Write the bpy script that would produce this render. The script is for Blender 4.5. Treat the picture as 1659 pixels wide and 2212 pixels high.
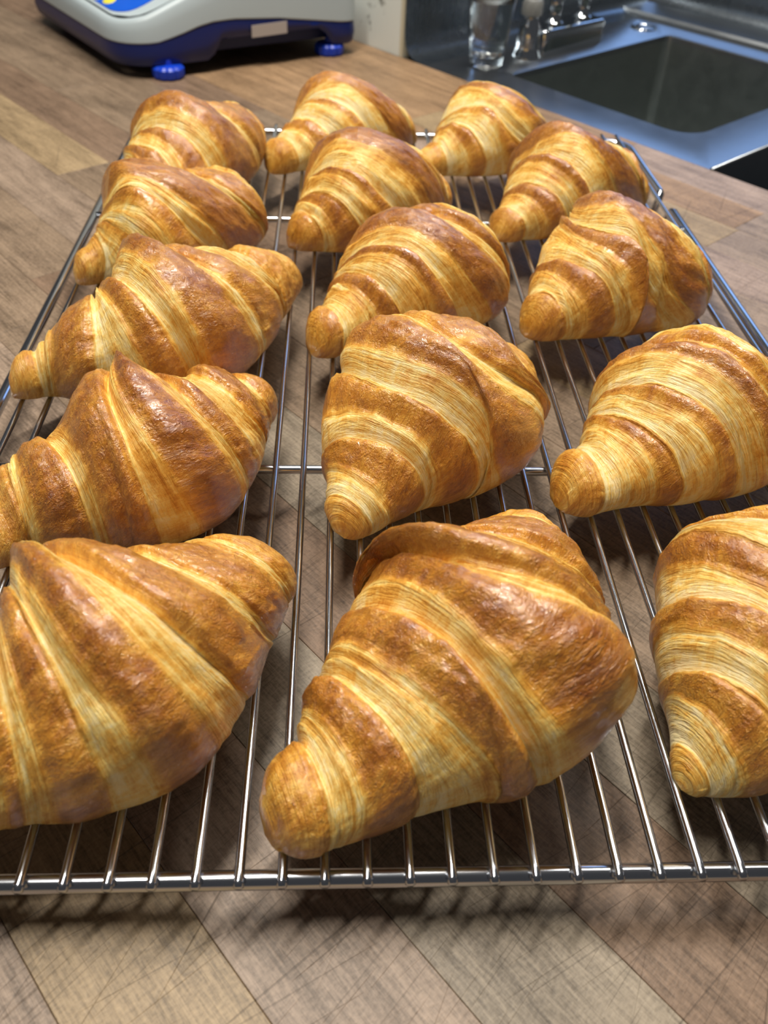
import bpy, math
import numpy as np
from mathutils import Matrix, Vector
PI = math.pi
U = 0.0127                       # one unit = spacing of the rack wires, half an inch
HC = 2.0                         # height of the rack wires above the counter, in units
scene = bpy.context.scene
for o in list(bpy.data.objects): bpy.data.objects.remove(o)
COL = scene.collection
# ------------------------------------------------------------------ camera, light, exposure
CAM = (0.816613089, -0.0755871315, 0.0578420206, 7.24981633, -8.36280637, 19.7155032, 1807.49758)
cam = bpy.data.cameras.new('camera'); camo = bpy.data.objects.new('camera', cam); COL.objects.link(camo)
cam.sensor_width = 36; cam.sensor_fit = 'AUTO'; cam.lens = 36 * CAM[6] / 2212
camo.matrix_world = (Matrix.Translation((CAM[3]*U, CAM[4]*U, (CAM[5]+HC)*U)) @ Matrix.Rotation(CAM[1], 4, 'Z')
                     @ Matrix.Rotation(CAM[0], 4, 'X') @ Matrix.Rotation(CAM[2], 4, 'Z'))
cam.clip_start = .02; cam.clip_end = 60
cam.dof.use_dof = True; cam.dof.focus_distance = .33; cam.dof.aperture_fstop = 13
scene.camera = camo
world = bpy.data.worlds.new('world'); scene.world = world; world.use_nodes = True
world.node_tree.nodes['Background'].inputs[0].default_value = (.92, .92, .96, 1)
world.node_tree.nodes['Background'].inputs[1].default_value = .05
def area(name, loc, target, sx, sy, power, col):
    l = bpy.data.lights.new(name, 'AREA'); l.shape = 'RECTANGLE'; l.size = sx; l.size_y = sy; l.energy = power; l.color = col
    o = bpy.data.objects.new(name, l); COL.objects.link(o); o.location = loc
    o.rotation_euler = (Vector(target)-Vector(loc)).to_track_quat('-Z', 'Y').to_euler(); return o
area('ceiling_tube', (-.05, .42, 1.55), (.1, .30, 0), 1.1, .07, 29, (1, .95, .86))
area('ceiling_tube', (.55, .95, 1.65), (.2, .30, 0), 1.2, .07, 9, (1, .95, .86))
area('window_daylight', (1.55, 2.9, 1.25), (.2, .3, .0), 1.6, 1.2, 9, (.30, .52, 1.0))
scene.view_settings.view_transform = 'Standard'; scene.view_settings.look = 'None'
scene.view_settings.gamma = 1; scene.view_settings.use_curve_mapping = False
scene.view_settings.exposure = 0.35

# ------------------------------------------------------------------ helpers
A0 = math.radians(-50.2)
US = np.array([math.cos(A0), math.sin(A0)]); UN = np.array([-US[1], US[0]])
def SN(s, n, z=0.0):             # counter frame (s along the planks, n across them, z above counter) -> metres
    p = US*s + UN*n
    return (p[0]*U, p[1]*U, z*U)
def tag(o, label=None, cat=None, group=None, kind=None):
    if label: o['label'] = label
    if cat: o['category'] = cat
    if group: o['group'] = group
    if kind: o['kind'] = kind
    return o
def empty(name, loc=(0, 0, 0)):
    o = bpy.data.objects.new(name, None); o.empty_display_size = .02; COL.objects.link(o); o.location = loc; return o
def mesh(name, V, F, mat, parent=None, smooth=True, attrs=None, sharp=None):
    me = bpy.data.meshes.new(name)
    V = np.asarray(V, dtype=np.float64).reshape(-1, 3)
    if parent is not None: V = V - np.array(parent.location)
    if isinstance(F, np.ndarray):
        n = F.shape[1]
        me.vertices.add(len(V)); me.vertices.foreach_set('co', V.ravel())
        me.loops.add(F.size); me.loops.foreach_set('vertex_index', F.ravel().astype(np.int32))
        me.polygons.add(len(F)); me.polygons.foreach_set('loop_start', np.arange(0, F.size, n, dtype=np.int32))
        me.update(calc_edges=True)
    else:
        me.from_pydata([tuple(v) for v in V], [], F)
    if attrs:
        for k, a in attrs.items():
            a = np.asarray(a, dtype=np.float32)
            if a.ndim == 1: at = me.attributes.new(k, 'FLOAT', 'POINT'); at.data.foreach_set('value', a)
            else: at = me.attributes.new(k, 'FLOAT_VECTOR', 'POINT'); at.data.foreach_set('vector', a.ravel())
    if smooth: me.polygons.foreach_set('use_smooth', np.ones(len(me.polygons), dtype=bool))
    me.materials.append(mat); me.validate()
    if sharp and smooth:
        try: me.set_sharp_from_angle(angle=math.radians(sharp))
        except Exception: pass
    o = bpy.data.objects.new(name, me); COL.objects.link(o)
    if parent is not None: o.parent = parent
    return o
def grid_faces(nu, nv, wrapv=True):
    i = np.arange(nu-1)[:, None]; j = np.arange(nv if wrapv else nv-1)[None]; j2 = (j+1) % nv
    return np.stack([i*nv+j, i*nv+j2, (i+1)*nv+j2, (i+1)*nv+j], -1).reshape(-1, 4)
def box(x0, x1, y0, y1, z0, z1, b=0.0):
    """box with chamfered top edges, returns V,F"""
    V = [(x0, y0, z0), (x1, y0, z0), (x1, y1, z0), (x0, y1, z0), (x0, y0, z1-b), (x1, y0, z1-b), (x1, y1, z1-b), (x0, y1, z1-b)]
    F = [(3, 2, 1, 0)] + [(i, (i+1) % 4, 4+(i+1) % 4, 4+i) for i in range(4)]
    if b > 0:
        V += [(x0+b, y0+b, z1), (x1-b, y0+b, z1), (x1-b, y1-b, z1), (x0+b, y1-b, z1)]
        F += [(4+i, 4+(i+1) % 4, 8+(i+1) % 4, 8+i) for i in range(4)] + [(8, 9, 10, 11)]
    else: F += [(4, 5, 6, 7)]
    return V, F
def snbox(name, s0, s1, n0, n1, z0, z1, mat, parent=None, b=0.0):
    V, F = box(s0, s1, n0, n1, z0, z1, b)
    return mesh(name, [SN(*v) for v in V], F, mat, parent, smooth=False)
def tube(P, r, n=12, caps=True):
    P = np.asarray(P, float); m = len(P); r = np.broadcast_to(r, (m,))
    T = np.gradient(P, axis=0); T /= np.linalg.norm(T, axis=1)[:, None]
    up = np.array([0, 0, 1.0]) if abs(T[0, 2]) < .9 else np.array([1.0, 0, 0])
    N = np.cross(T[0], up); N /= np.linalg.norm(N); V = []
    for i in range(m):
        N = N - T[i]*(N@T[i]); N /= np.linalg.norm(N); B = np.cross(T[i], N)
        a = np.arange(n)*2*PI/n
        V.append(P[i] + r[i]*(np.cos(a)[:, None]*N + np.sin(a)[:, None]*B))
    V = np.concatenate(V); F = grid_faces(m, n).tolist()
    if caps: F += [list(range(n))[::-1], [(m-1)*n+k for k in range(n)]]
    return V, F
def lathe(prof, n=48, c=(0, 0)):
    a = np.arange(n)*2*PI/n
    V = [(c[0]+r*math.cos(t), c[1]+r*math.sin(t), z) for r, z in prof for t in a]
    return V, grid_faces(len(prof), n).tolist()
def h3(i, j, k, seed):
    n = (i*374761393 + j*668265263 + k*2147483647 + seed*974634777) & 0xffffffff
    n = ((n ^ (n >> 13))*1274126177) & 0xffffffff
    n = n ^ (n >> 16)
    return (n & 0xffffff)/float(0xffffff)
def vnoise(x, y, seed=0):
    xi = np.floor(x).astype(np.int64); yi = np.floor(y).astype(np.int64); fx = x-xi; fy = y-yi
    fx = fx*fx*(3-2*fx); fy = fy*fy*(3-2*fy); z = np.zeros_like(xi)
    a = h3(xi, yi, z, seed); b = h3(xi+1, yi, z, seed); c = h3(xi, yi+1, z, seed); d = h3(xi+1, yi+1, z, seed)
    return (a*(1-fx)+b*fx)*(1-fy)+(c*(1-fx)+d*fx)*fy
def sstep(a, b, x):
    t = np.clip((x-a)/(b-a), 0, 1); return t*t*(3-2*t)

# ------------------------------------------------------------------ materials
def newmat(name):
    m = bpy.data.materials.new(name); m.use_nodes = True; nt = m.node_tree
    return m, nt, nt.nodes['Principled BSDF']
def node(nt, t, **kw):
    n = nt.nodes.new(t)
    for k, v in kw.items():
        if k.startswith('i_'): n.inputs[k[2:]].default_value = v
        else: setattr(n, k, v)
    return n
def ramp(nt, stops, interp='LINEAR'):
    r = nt.nodes.new('ShaderNodeValToRGB'); e = r.color_ramp.elements; r.color_ramp.interpolation = interp
    while len(e) > 1: e.remove(e[-1])
    e[0].position = stops[0][0]; e[0].color = stops[0][1]
    for p, c in stops[1:]: x = e.new(p); x.color = c
    return r
def c4(r, g, b): return (r, g, b, 1)
def math_n(nt, op, a, b=None, clamp=False):
    m = nt.nodes.new('ShaderNodeMath'); m.operation = op; m.use_clamp = clamp
    for i, v in enumerate((a, b)):
        if v is None: continue
        if isinstance(v, (int, float)): m.inputs[i].default_value = v
        else: nt.links.new(v, m.inputs[i])
    return m.outputs[0]
def noise_n(nt, vec, scale, detail=3, rough=.5, dist=0, mapscale=None, rot=None):
    if mapscale or rot:
        mp = nt.nodes.new('ShaderNodeMapping'); nt.links.new(vec, mp.inputs[0])
        if mapscale: mp.inputs['Scale'].default_value = mapscale
        if rot: mp.inputs['Rotation'].default_value = rot
        vec = mp.outputs[0]
    n = nt.nodes.new('ShaderNodeTexNoise'); n.inputs['Scale'].default_value = scale; n.inputs['Detail'].default_value = detail
    n.inputs['Roughness'].default_value = rough; n.inputs['Distortion'].default_value = dist
    nt.links.new(vec, n.inputs['Vector']); return n.outputs['Fac']
def pastry():
    m, nt, b = newmat('baked_laminated_dough'); L = nt.links
    rc = node(nt, 'ShaderNodeAttribute', attribute_name='rc').outputs['Vector']
    bk = node(nt, 'ShaderNodeAttribute', attribute_name='bake').outputs['Fac']
    st = noise_n(nt, rc, 1, 4, .62, .25, (15, .75, 1))            # streaks along the cut layers
    st2 = noise_n(nt, rc, 1, 3, .6, .4, (42, 1.3, 1))
    bl = noise_n(nt, rc, 1, 4, .6, .4, (1.6, 1.4, 1))              # blotches of the glaze
    sp = noise_n(nt, rc, 1, 3, .6, .8, (7, 6, 1))
    dark = math_n(nt, 'SUBTRACT', bk, .42); dark = math_n(nt, 'MULTIPLY', dark, 5.0, True)
    pale = math_n(nt, 'SUBTRACT', 1.0, dark)
    f = math_n(nt, 'ADD', bk, math_n(nt, 'MULTIPLY', math_n(nt, 'SUBTRACT', st, .5), math_n(nt, 'ADD', .22, math_n(nt, 'MULTIPLY', pale, .62))))
    f = math_n(nt, 'ADD', f, math_n(nt, 'MULTIPLY', math_n(nt, 'SUBTRACT', st2, .5), math_n(nt, 'MULTIPLY', pale, .34)))
    f = math_n(nt, 'ADD', f, math_n(nt, 'MULTIPLY', math_n(nt, 'SUBTRACT', bl, .5), .75))
    f = math_n(nt, 'ADD', f, math_n(nt, 'MULTIPLY', math_n(nt, 'SUBTRACT', sp, .5), .50))
    fk = noise_n(nt, rc, 1, 2, .5, .6, (15, 12, 1)); fk2 = noise_n(nt, rc, 1, 2, .5, .3, (34, 24, 1))
    fleck = math_n(nt, 'MULTIPLY', math_n(nt, 'SUBTRACT', fk, .57), 6.0, True)
    f = math_n(nt, 'SUBTRACT', f, math_n(nt, 'MULTIPLY', fleck, math_n(nt, 'MULTIPLY', dark, .13)))
    f = math_n(nt, 'ADD', f, math_n(nt, 'MULTIPLY', math_n(nt, 'SUBTRACT', fk2, .5), .22))
    r = ramp(nt, [(0, c4(.97, .80, .43)), (.22, c4(.94, .66, .20)), (.42, c4(.82, .43, .070)), (.60, c4(.61, .255, .026)), (.80, c4(.40, .135, .012)), (1, c4(.21, .052, .008))])
    L.new(f, r.inputs[0]); L.new(r.outputs[0], b.inputs['Base Color'])
    wr = noise_n(nt, rc, 1, 5, .62, 1.6, (3.2, 2.4, 1)); wr2 = noise_n(nt, rc, 1, 3, .6, 1.0, (11, 8, 1))
    wr3 = math_n(nt, 'ABSOLUTE', math_n(nt, 'SUBTRACT', wr, .5))
    h = math_n(nt, 'MULTIPLY', dark, math_n(nt, 'ADD', math_n(nt, 'MULTIPLY', wr3, 1.1), math_n(nt, 'ADD', math_n(nt, 'MULTIPLY', wr2, .35), math_n(nt, 'MULTIPLY', fleck, .22))))
    h = math_n(nt, 'ADD', h, math_n(nt, 'MULTIPLY', math_n(nt, 'ADD', math_n(nt, 'MULTIPLY', st, .9), math_n(nt, 'MULTIPLY', st2, .5)), math_n(nt, 'ADD', .15, pale)))
    bp = nt.nodes.new('ShaderNodeBump'); bp.inputs['Strength'].default_value = .9; bp.inputs['Distance'].default_value = .0016
    L.new(h, bp.inputs['Height']); L.new(bp.outputs[0], b.inputs['Normal'])
    ro = math_n(nt, 'ADD', math_n(nt, 'MULTIPLY', pale, .12), math_n(nt, 'ADD', .30, math_n(nt, 'MULTIPLY', bl, .14)))
    L.new(ro, b.inputs['Roughness'])
    L.new(math_n(nt, 'ADD', .15, math_n(nt, 'MULTIPLY', dark, .85)), b.inputs['Coat Weight']); b.inputs['Coat Roughness'].default_value = .11; b.inputs['Coat IOR'].default_value = 1.6
    bc = nt.nodes.new('ShaderNodeBump'); bc.inputs['Strength'].default_value = .8; bc.inputs['Distance'].default_value = .0010
    L.new(math_n(nt, 'ADD', math_n(nt, 'ADD', wr3, math_n(nt, 'ADD', math_n(nt, 'MULTIPLY', sp, .30), math_n(nt, 'MULTIPLY', fleck, .10))), math_n(nt, 'MULTIPLY', pale, math_n(nt, 'MULTIPLY', st, .6))), bc.inputs['Height']); L.new(bc.outputs[0], b.inputs['Coat Normal'])
    b.inputs['Specular IOR Level'].default_value = .55
    b.inputs['Subsurface Weight'].default_value = .12; b.inputs['Subsurface Radius'].default_value = (1, .45, .15); b.inputs['Subsurface Scale'].default_value = .004
    return m
def metal(name, col, rough, brushed=None, spec=None):
    m, nt, b = newmat(name)
    b.inputs['Base Color'].default_value = col; b.inputs['Metallic'].default_value = 1; b.inputs['Roughness'].default_value = rough
    if brushed:
        tc = node(nt, 'ShaderNodeTexCoord').outputs['Object']
        n = noise_n(nt, tc, 1, 3, .6, .2, brushed)
        n2 = noise_n(nt, tc, 40, 4, .6)
        r = math_n(nt, 'ADD', rough-.06, math_n(nt, 'MULTIPLY', math_n(nt, 'ADD', n, n2), .10)); nt.links.new(r, b.inputs['Roughness'])
        bp = nt.nodes.new('ShaderNodeBump'); bp.inputs['Strength'].default_value = .25; bp.inputs['Distance'].default_value = .0003
        nt.links.new(n, bp.inputs['Height']); nt.links.new(bp.outputs[0], b.inputs['Normal'])
    return m
def plastic(name, col, rough=.4, grime=0.0, gcol=(.2, .18, .14, 1), gscale=60):
    m, nt, b = newmat(name); b.inputs['Base Color'].default_value = col; b.inputs['Roughness'].default_value = rough
    tc = node(nt, 'ShaderNodeTexCoord').outputs['Object']
    n = noise_n(nt, tc, gscale, 5, .65)
    if grime:
        r = ramp(nt, [(0, c4(*gcol[:3])), (.30, c4(*gcol[:3])), (.30+grime, col), (1, col)]); nt.links.new(n, r.inputs[0]); nt.links.new(r.outputs[0], b.inputs['Base Color'])
    ro = math_n(nt, 'ADD', rough-.05, math_n(nt, 'MULTIPLY', n, .1)); nt.links.new(ro, b.inputs['Roughness'])
    return m
def wood():
    m, nt, b = newmat('butcher_block_maple'); L = nt.links
    tc = node(nt, 'ShaderNodeTexCoord').outputs['Object']
    oi = nt.nodes.new('ShaderNodeObjectInfo')
    off = nt.nodes.new('ShaderNodeVectorMath'); off.operation = 'ADD'; L.new(tc, off.inputs[0])
    cb = nt.nodes.new('ShaderNodeCombineXYZ'); L.new(math_n(nt, 'MULTIPLY', oi.outputs['Random'], 7.0), cb.inputs[0]); L.new(math_n(nt, 'MULTIPLY', oi.outputs['Random'], 3.0), cb.inputs[1]); L.new(cb.outputs[0], off.inputs[1])
    v = off.outputs[0]
    g1 = noise_n(nt, v, 1, 5, .6, .6, (9, 90, 1)); g2 = noise_n(nt, v, 1, 4, .7, .3, (40, 700, 1)); g3 = noise_n(nt, v, 1, 3, .5, 0, (260, 1100, 1)); bl = noise_n(nt, v, 14, 5, .65, .3)
    fl = noise_n(nt, v, 1, 3, .55, .2, (900, 420, 1))
    w = node(nt, 'ShaderNodeNewGeometry').outputs['Position']
    f = math_n(nt, 'ADD', math_n(nt, 'MULTIPLY', g1, .62), math_n(nt, 'MULTIPLY', g2, .62))
    f = math_n(nt, 'ADD', f, math_n(nt, 'MULTIPLY', g3, .34)); f = math_n(nt, 'ADD', f, math_n(nt, 'MULTIPLY', bl, .42)); f = math_n(nt, 'ADD', f, math_n(nt, 'MULTIPLY', fl, .42))
    r = ramp(nt, [(.62, c4(.13, .115, .10)), (.84, c4(.50, .48, .46)), (1.0, c4(.95, .94, .93)), (1.25, c4(1.35, 1.35, 1.35))]); 
    f = math_n(nt, 'MULTIPLY', f, .63); 
    for e, p in zip(r.color_ramp.elements, (.50, .66, .80, .95)): e.position = p
    L.new(f, r.inputs[0])
    mx = nt.nodes.new('ShaderNodeMix'); mx.data_type = 'RGBA'; mx.blend_type = 'MULTIPLY'; mx.inputs[0].default_value = 1
    L.new(r.outputs[0], mx.inputs[6]); L.new(oi.outputs['Color'], mx.inputs[7])
    cur = mx.outputs[2]; cuts = None
    for ang, sc, th, k in ((28, 170, .70, .32), (38, 120, .71, .42), (64, 95, .75, .5), (47, 210, .67, .28), (100, 70, .77, .5), (33, 60, .72, .35)):
        mp = nt.nodes.new('ShaderNodeMapping'); L.new(w, mp.inputs[0]); mp.inputs['Rotation'].default_value = (0, 0, math.radians(-ang)); mp.inputs['Location'].default_value = (ang*.37, ang*.11, 0)
        mp2 = nt.nodes.new('ShaderNodeMapping'); L.new(mp.outputs[0], mp2.inputs[0]); mp2.inputs['Scale'].default_value = (sc*.05, sc*5.5, 1)
        n = nt.nodes.new('ShaderNodeTexNoise'); n.inputs['Scale'].default_value = 1; n.inputs['Detail'].default_value = 1; L.new(mp2.outputs[0], n.inputs['Vector'])
        rr = nt.nodes.new('ShaderNodeMapRange'); rr.inputs[1].default_value = th; rr.inputs[2].default_value = th+.03; rr.inputs[3].default_value = 0; rr.inputs[4].default_value = k; L.new(n.outputs['Fac'], rr.inputs[0])
        cuts = rr.outputs[0] if cuts is None else math_n(nt, 'MAXIMUM', cuts, rr.outputs[0])
    mx2 = nt.nodes.new('ShaderNodeMix'); mx2.data_type = 'RGBA'; mx2.blend_type = 'MIX'; L.new(cuts, mx2.inputs[0]); L.new(cur, mx2.inputs[6]); mx2.inputs[7].default_value = c4(.035, .024, .018)
    L.new(mx2.outputs[2], b.inputs['Base Color'])
    b.inputs['Roughness'].default_value = .48; b.inputs['Specular IOR Level'].default_value = .35
    h = math_n(nt, 'SUBTRACT', math_n(nt, 'ADD', math_n(nt, 'MULTIPLY', g2, .6), math_n(nt, 'MULTIPLY', fl, .4)), math_n(nt, 'MULTIPLY', cuts, 1.2))
    bp = nt.nodes.new('ShaderNodeBump'); bp.inputs['Strength'].default_value = .5; bp.inputs['Distance'].default_value = .0004
    L.new(h, bp.inputs['Height']); L.new(bp.outputs[0], b.inputs['Normal'])
    return m
M_PASTRY = pastry()
M_WOOD = wood()
M_GAP, _, _b = newmat('dark_glue_line'); _b.inputs['Base Color'].default_value = c4(.03, .02, .015); _b.inputs['Roughness'].default_value = .8
M_CHROME = metal('chromed_wire', c4(.56, .58, .62), .16)
M_FAUCET = metal('polished_chrome', c4(.62, .66, .70), .10)
M_STEEL = metal('brushed_stainless_steel', c4(.34, .36, .38), .27, (30, 900, 30))
M_SPLASH = metal('stainless_splash_sheet', c4(.30, .34, .38), .24, (500, 500, 8))
M_BASIN = metal('satin_stainless_basin', c4(.38, .41, .40), .33, (60, 60, 60))
M_WHITEWALL = plastic('chipped_white_paint', c4(.80, .84, .80), .55, .10, (.10, .10, .08, 1), 55)
M_EDGE = plastic('cream_wall_edging', c4(.62, .58, .44), .5)
M_HOUSING = plastic('pale_grey_plastic', c4(.43, .50, .53), .38)
M_BLUE = plastic('navy_blue_plastic', c4(.003, .014, .12), .35)
M_BLUEDARK = plastic('shadowy_blue_plastic', c4(.004, .016, .10), .5)
M_FOOT = plastic('bright_blue_rubber', c4(.005, .05, .55), .35)
M_KEYPAD = plastic('glossy_blue_membrane', c4(.008, .10, .62), .25)
M_YELLOW = plastic('yellow_membrane_button', c4(.72, .66, .06), .35)
M_STICKER = plastic('pinkish_paper_label', c4(.44, .40, .38), .6)
M_INK = plastic('grey_print', c4(.12, .11, .11), .6)
M_FLOOR = plastic('dark_floor', c4(.03, .035, .04), .6)
M_DARKGREY = plastic('grey_nut', c4(.22, .22, .21), .4)
M_GLASS, _nt, _b = newmat('clear_glass'); _b.inputs['Transmission Weight'].default_value = 1; _b.inputs['Roughness'].default_value = .0; _b.inputs['IOR'].default_value = 1.48; _b.inputs['Base Color'].default_value = c4(.95, .97, .97)
M_WATER, _nt, _b = newmat('water'); _b.inputs['Transmission Weight'].default_value = 1; _b.inputs['Roughness'].default_value = .0; _b.inputs['IOR'].default_value = 1.33; _b.inputs['Base Color'].default_value = c4(.96, .98, .98)

# ------------------------------------------------------------------ structure: floor and painted wall end
V, F = box(-2.5, 3.5, -1.5, 3.5, -.92, -.90)
tag(mesh('floor', V, F, M_FLOOR, smooth=False), 'dark kitchen floor far below the counter edge', 'floor', kind='structure')
wall = empty('wall_left'); tag(wall, 'chipped white painted wall rising behind the blue and grey scale', 'wall', kind='structure')
snbox('painted_panel', -130, -49.35, 57.45, 61.5, -70, 42, M_WHITEWALL, wall)
snbox('edging_strip', -49.35, -48.95, 57.40, 61.6, -70, 42, M_EDGE, wall, .05)

# ------------------------------------------------------------------ butcher block counter, plank by plank
counter = empty('wooden_countertop'); tag(counter, 'worn maple butcher block countertop with knife marks, under the cooling rack', 'countertop')
snbox('underlay', -128, 40, -30, 57.34, -3.4, -.12, M_GAP, counter)
rng = np.random.RandomState(7)
TAN = (.52, .375, .215); PINK = (.46, .34, .25); GREY = (.41, .335, .245); RED = (.34, .225, .15); BRN = (.39, .28, .19); ORG = (.52, .33, .185); LITE = (.56, .41, .32)
rowcol = {-1: TAN, 0: PINK, 1: GREY, 2: RED, 3: GREY, -2: PINK, -3: BRN}
WP = 3.63
for j in range(-9, 15):
    n0 = 2.93+WP*j; n1 = n0+WP; s = -126-rng.rand()*20
    while s < 38:
        ln = 26+rng.rand()*40; e = min(s+ln, 39.5)
        if e-s < 4: break
        if j in rowcol and s > -20: col = rowcol[j]
        else:
            pal = [TAN, GREY, BRN, PINK, RED, BRN] if s < -25 or j < 8 else [PINK, BRN, LITE]
            if j >= 10 and s < -28: pal = [ORG, TAN, ORG]
            if j >= 9 and s >= -34: pal = [LITE, PINK, LITE]
            col = pal[rng.randint(len(pal))]
        if j in rowcol and s < -20 and e > -10: e = -13.0 - (j*3.7 % 5)
        elif j in rowcol and -20 <= s < -8: e = s+38
        k = (.93+.14*rng.rand())*(.66 if j <= 3 and s > -20 else .66); dz = (rng.rand()-.5)*.012; g = .006
        V, F = box(-(e-s)/2+g, (e-s)/2-g, -WP/2+g, WP/2-g, -3.2*.5, dz, .018)
        o = mesh('plank', np.array(V)*U, F, M_WOOD, None, smooth=False)
        o.parent = counter; o.location = SN((s+e)/2, (n0+n1)/2, 0); o.rotation_euler = (0, 0, A0)
        o.color = (col[0]*k, col[1]*k, col[2]*k, 1); s = e

# ------------------------------------------------------------------ cooling rack
def W(x, y, z): return (x*U, y*U, (z+HC)*U)
RACK_O = W(10.35, 25, -HC)
rack = empty('cooling_rack', RACK_O); tag(rack, 'chromed wire cooling rack standing on the wooden countertop, full of croissants', 'cooling rack')
XL, XR, YF, YB, ZR = -6.05, 26.75, .18, 49.8, -.34
def frame_path():
    P = []
    def foot(x, y0, y1, inn):
        d = 1 if y1 > y0 else -1
        return [(x, y0, ZR), (x+.02*inn, y0+.25*d, ZR-.06), (x+.08*inn, y0+.40*d, ZR-.35), (x+.22*inn, y0+.5*d, -1.3), (x+.26*inn, y0+.62*d, -1.62), (x+.28*inn, y0+.95*d, -1.75),
                (x+.28*inn, y1-.95*d, -1.75), (x+.26*inn, y1-.62*d, -1.62), (x+.22*inn, y1-.5*d, -1.3), (x+.08*inn, y1-.40*d, ZR-.35), (x+.02*inn, y1-.25*d, ZR-.06), (x, y1, ZR)]
    def corner(cx, cy, a0, r=1.5):
        return [(cx+r*math.cos(a), cy+r*math.sin(a), ZR) for a in np.linspace(a0, a0+PI/2, 8)]
    r = 1.5; xm = XL-.15; 
    P += corner(XR-r, YF+r, -PI/2) + foot(XR, 7.7, 10.6, -1) + [(XR, 24, ZR)] + foot(XR, 38.6, 41.6, -1)
    P += corner(XR-r, YB-r, 0) + corner(XL+r, YB-r, PI/2) + foot(XL, 42.0, 39.0, 1) + [(XL, 24, ZR)] + foot(XL, 10.6, 7.7, 1) + corner(XL+r, YF+r, PI)
    P.append(P[0]); return P
P = np.array([W(*p) for p in frame_path()])
d = np.r_[0, np.cumsum(np.linalg.norm(np.diff(P, axis=0), axis=1))]
V, F = tube(P, .235*U, 16, caps=False)
mesh('frame_rod', V, F, M_CHROME, rack)
for y in (15.13, 36.25):
    V, F = tube([W(x, y, -.30) for x in np.linspace(XL+.1, XR-.1, 12)], .17*U, 14); mesh('cross_rod', V, F, M_CHROME, rack)
def wire_path():
    ys = np.concatenate([[-.16, -.12, .0, .3], np.linspace(1, 49, 20), [49.7, 50.0, 50.15]])
    rr = np.full(len(ys), .118); rr[0] = .08; rr[1] = .125; rr[2] = .13; rr[-1] = .06
    z = np.zeros(len(ys)); z[:2] = -.035
    return ys, rr, z
ys, rr, zz = wire_path()
V, F = tube(np.stack([np.zeros(len(ys)), ys*U, zz*U], -1), rr*U, 12)
w0 = mesh('wire', V, F, M_CHROME)
for i, x in enumerate(range(-5, 27)):
    o = w0 if i == 0 else w0.copy()
    if i: COL.objects.link(o)
    o.parent = rack; o.location = Vector(W(x, 0, 0)) - Vector(RACK_O)

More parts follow.
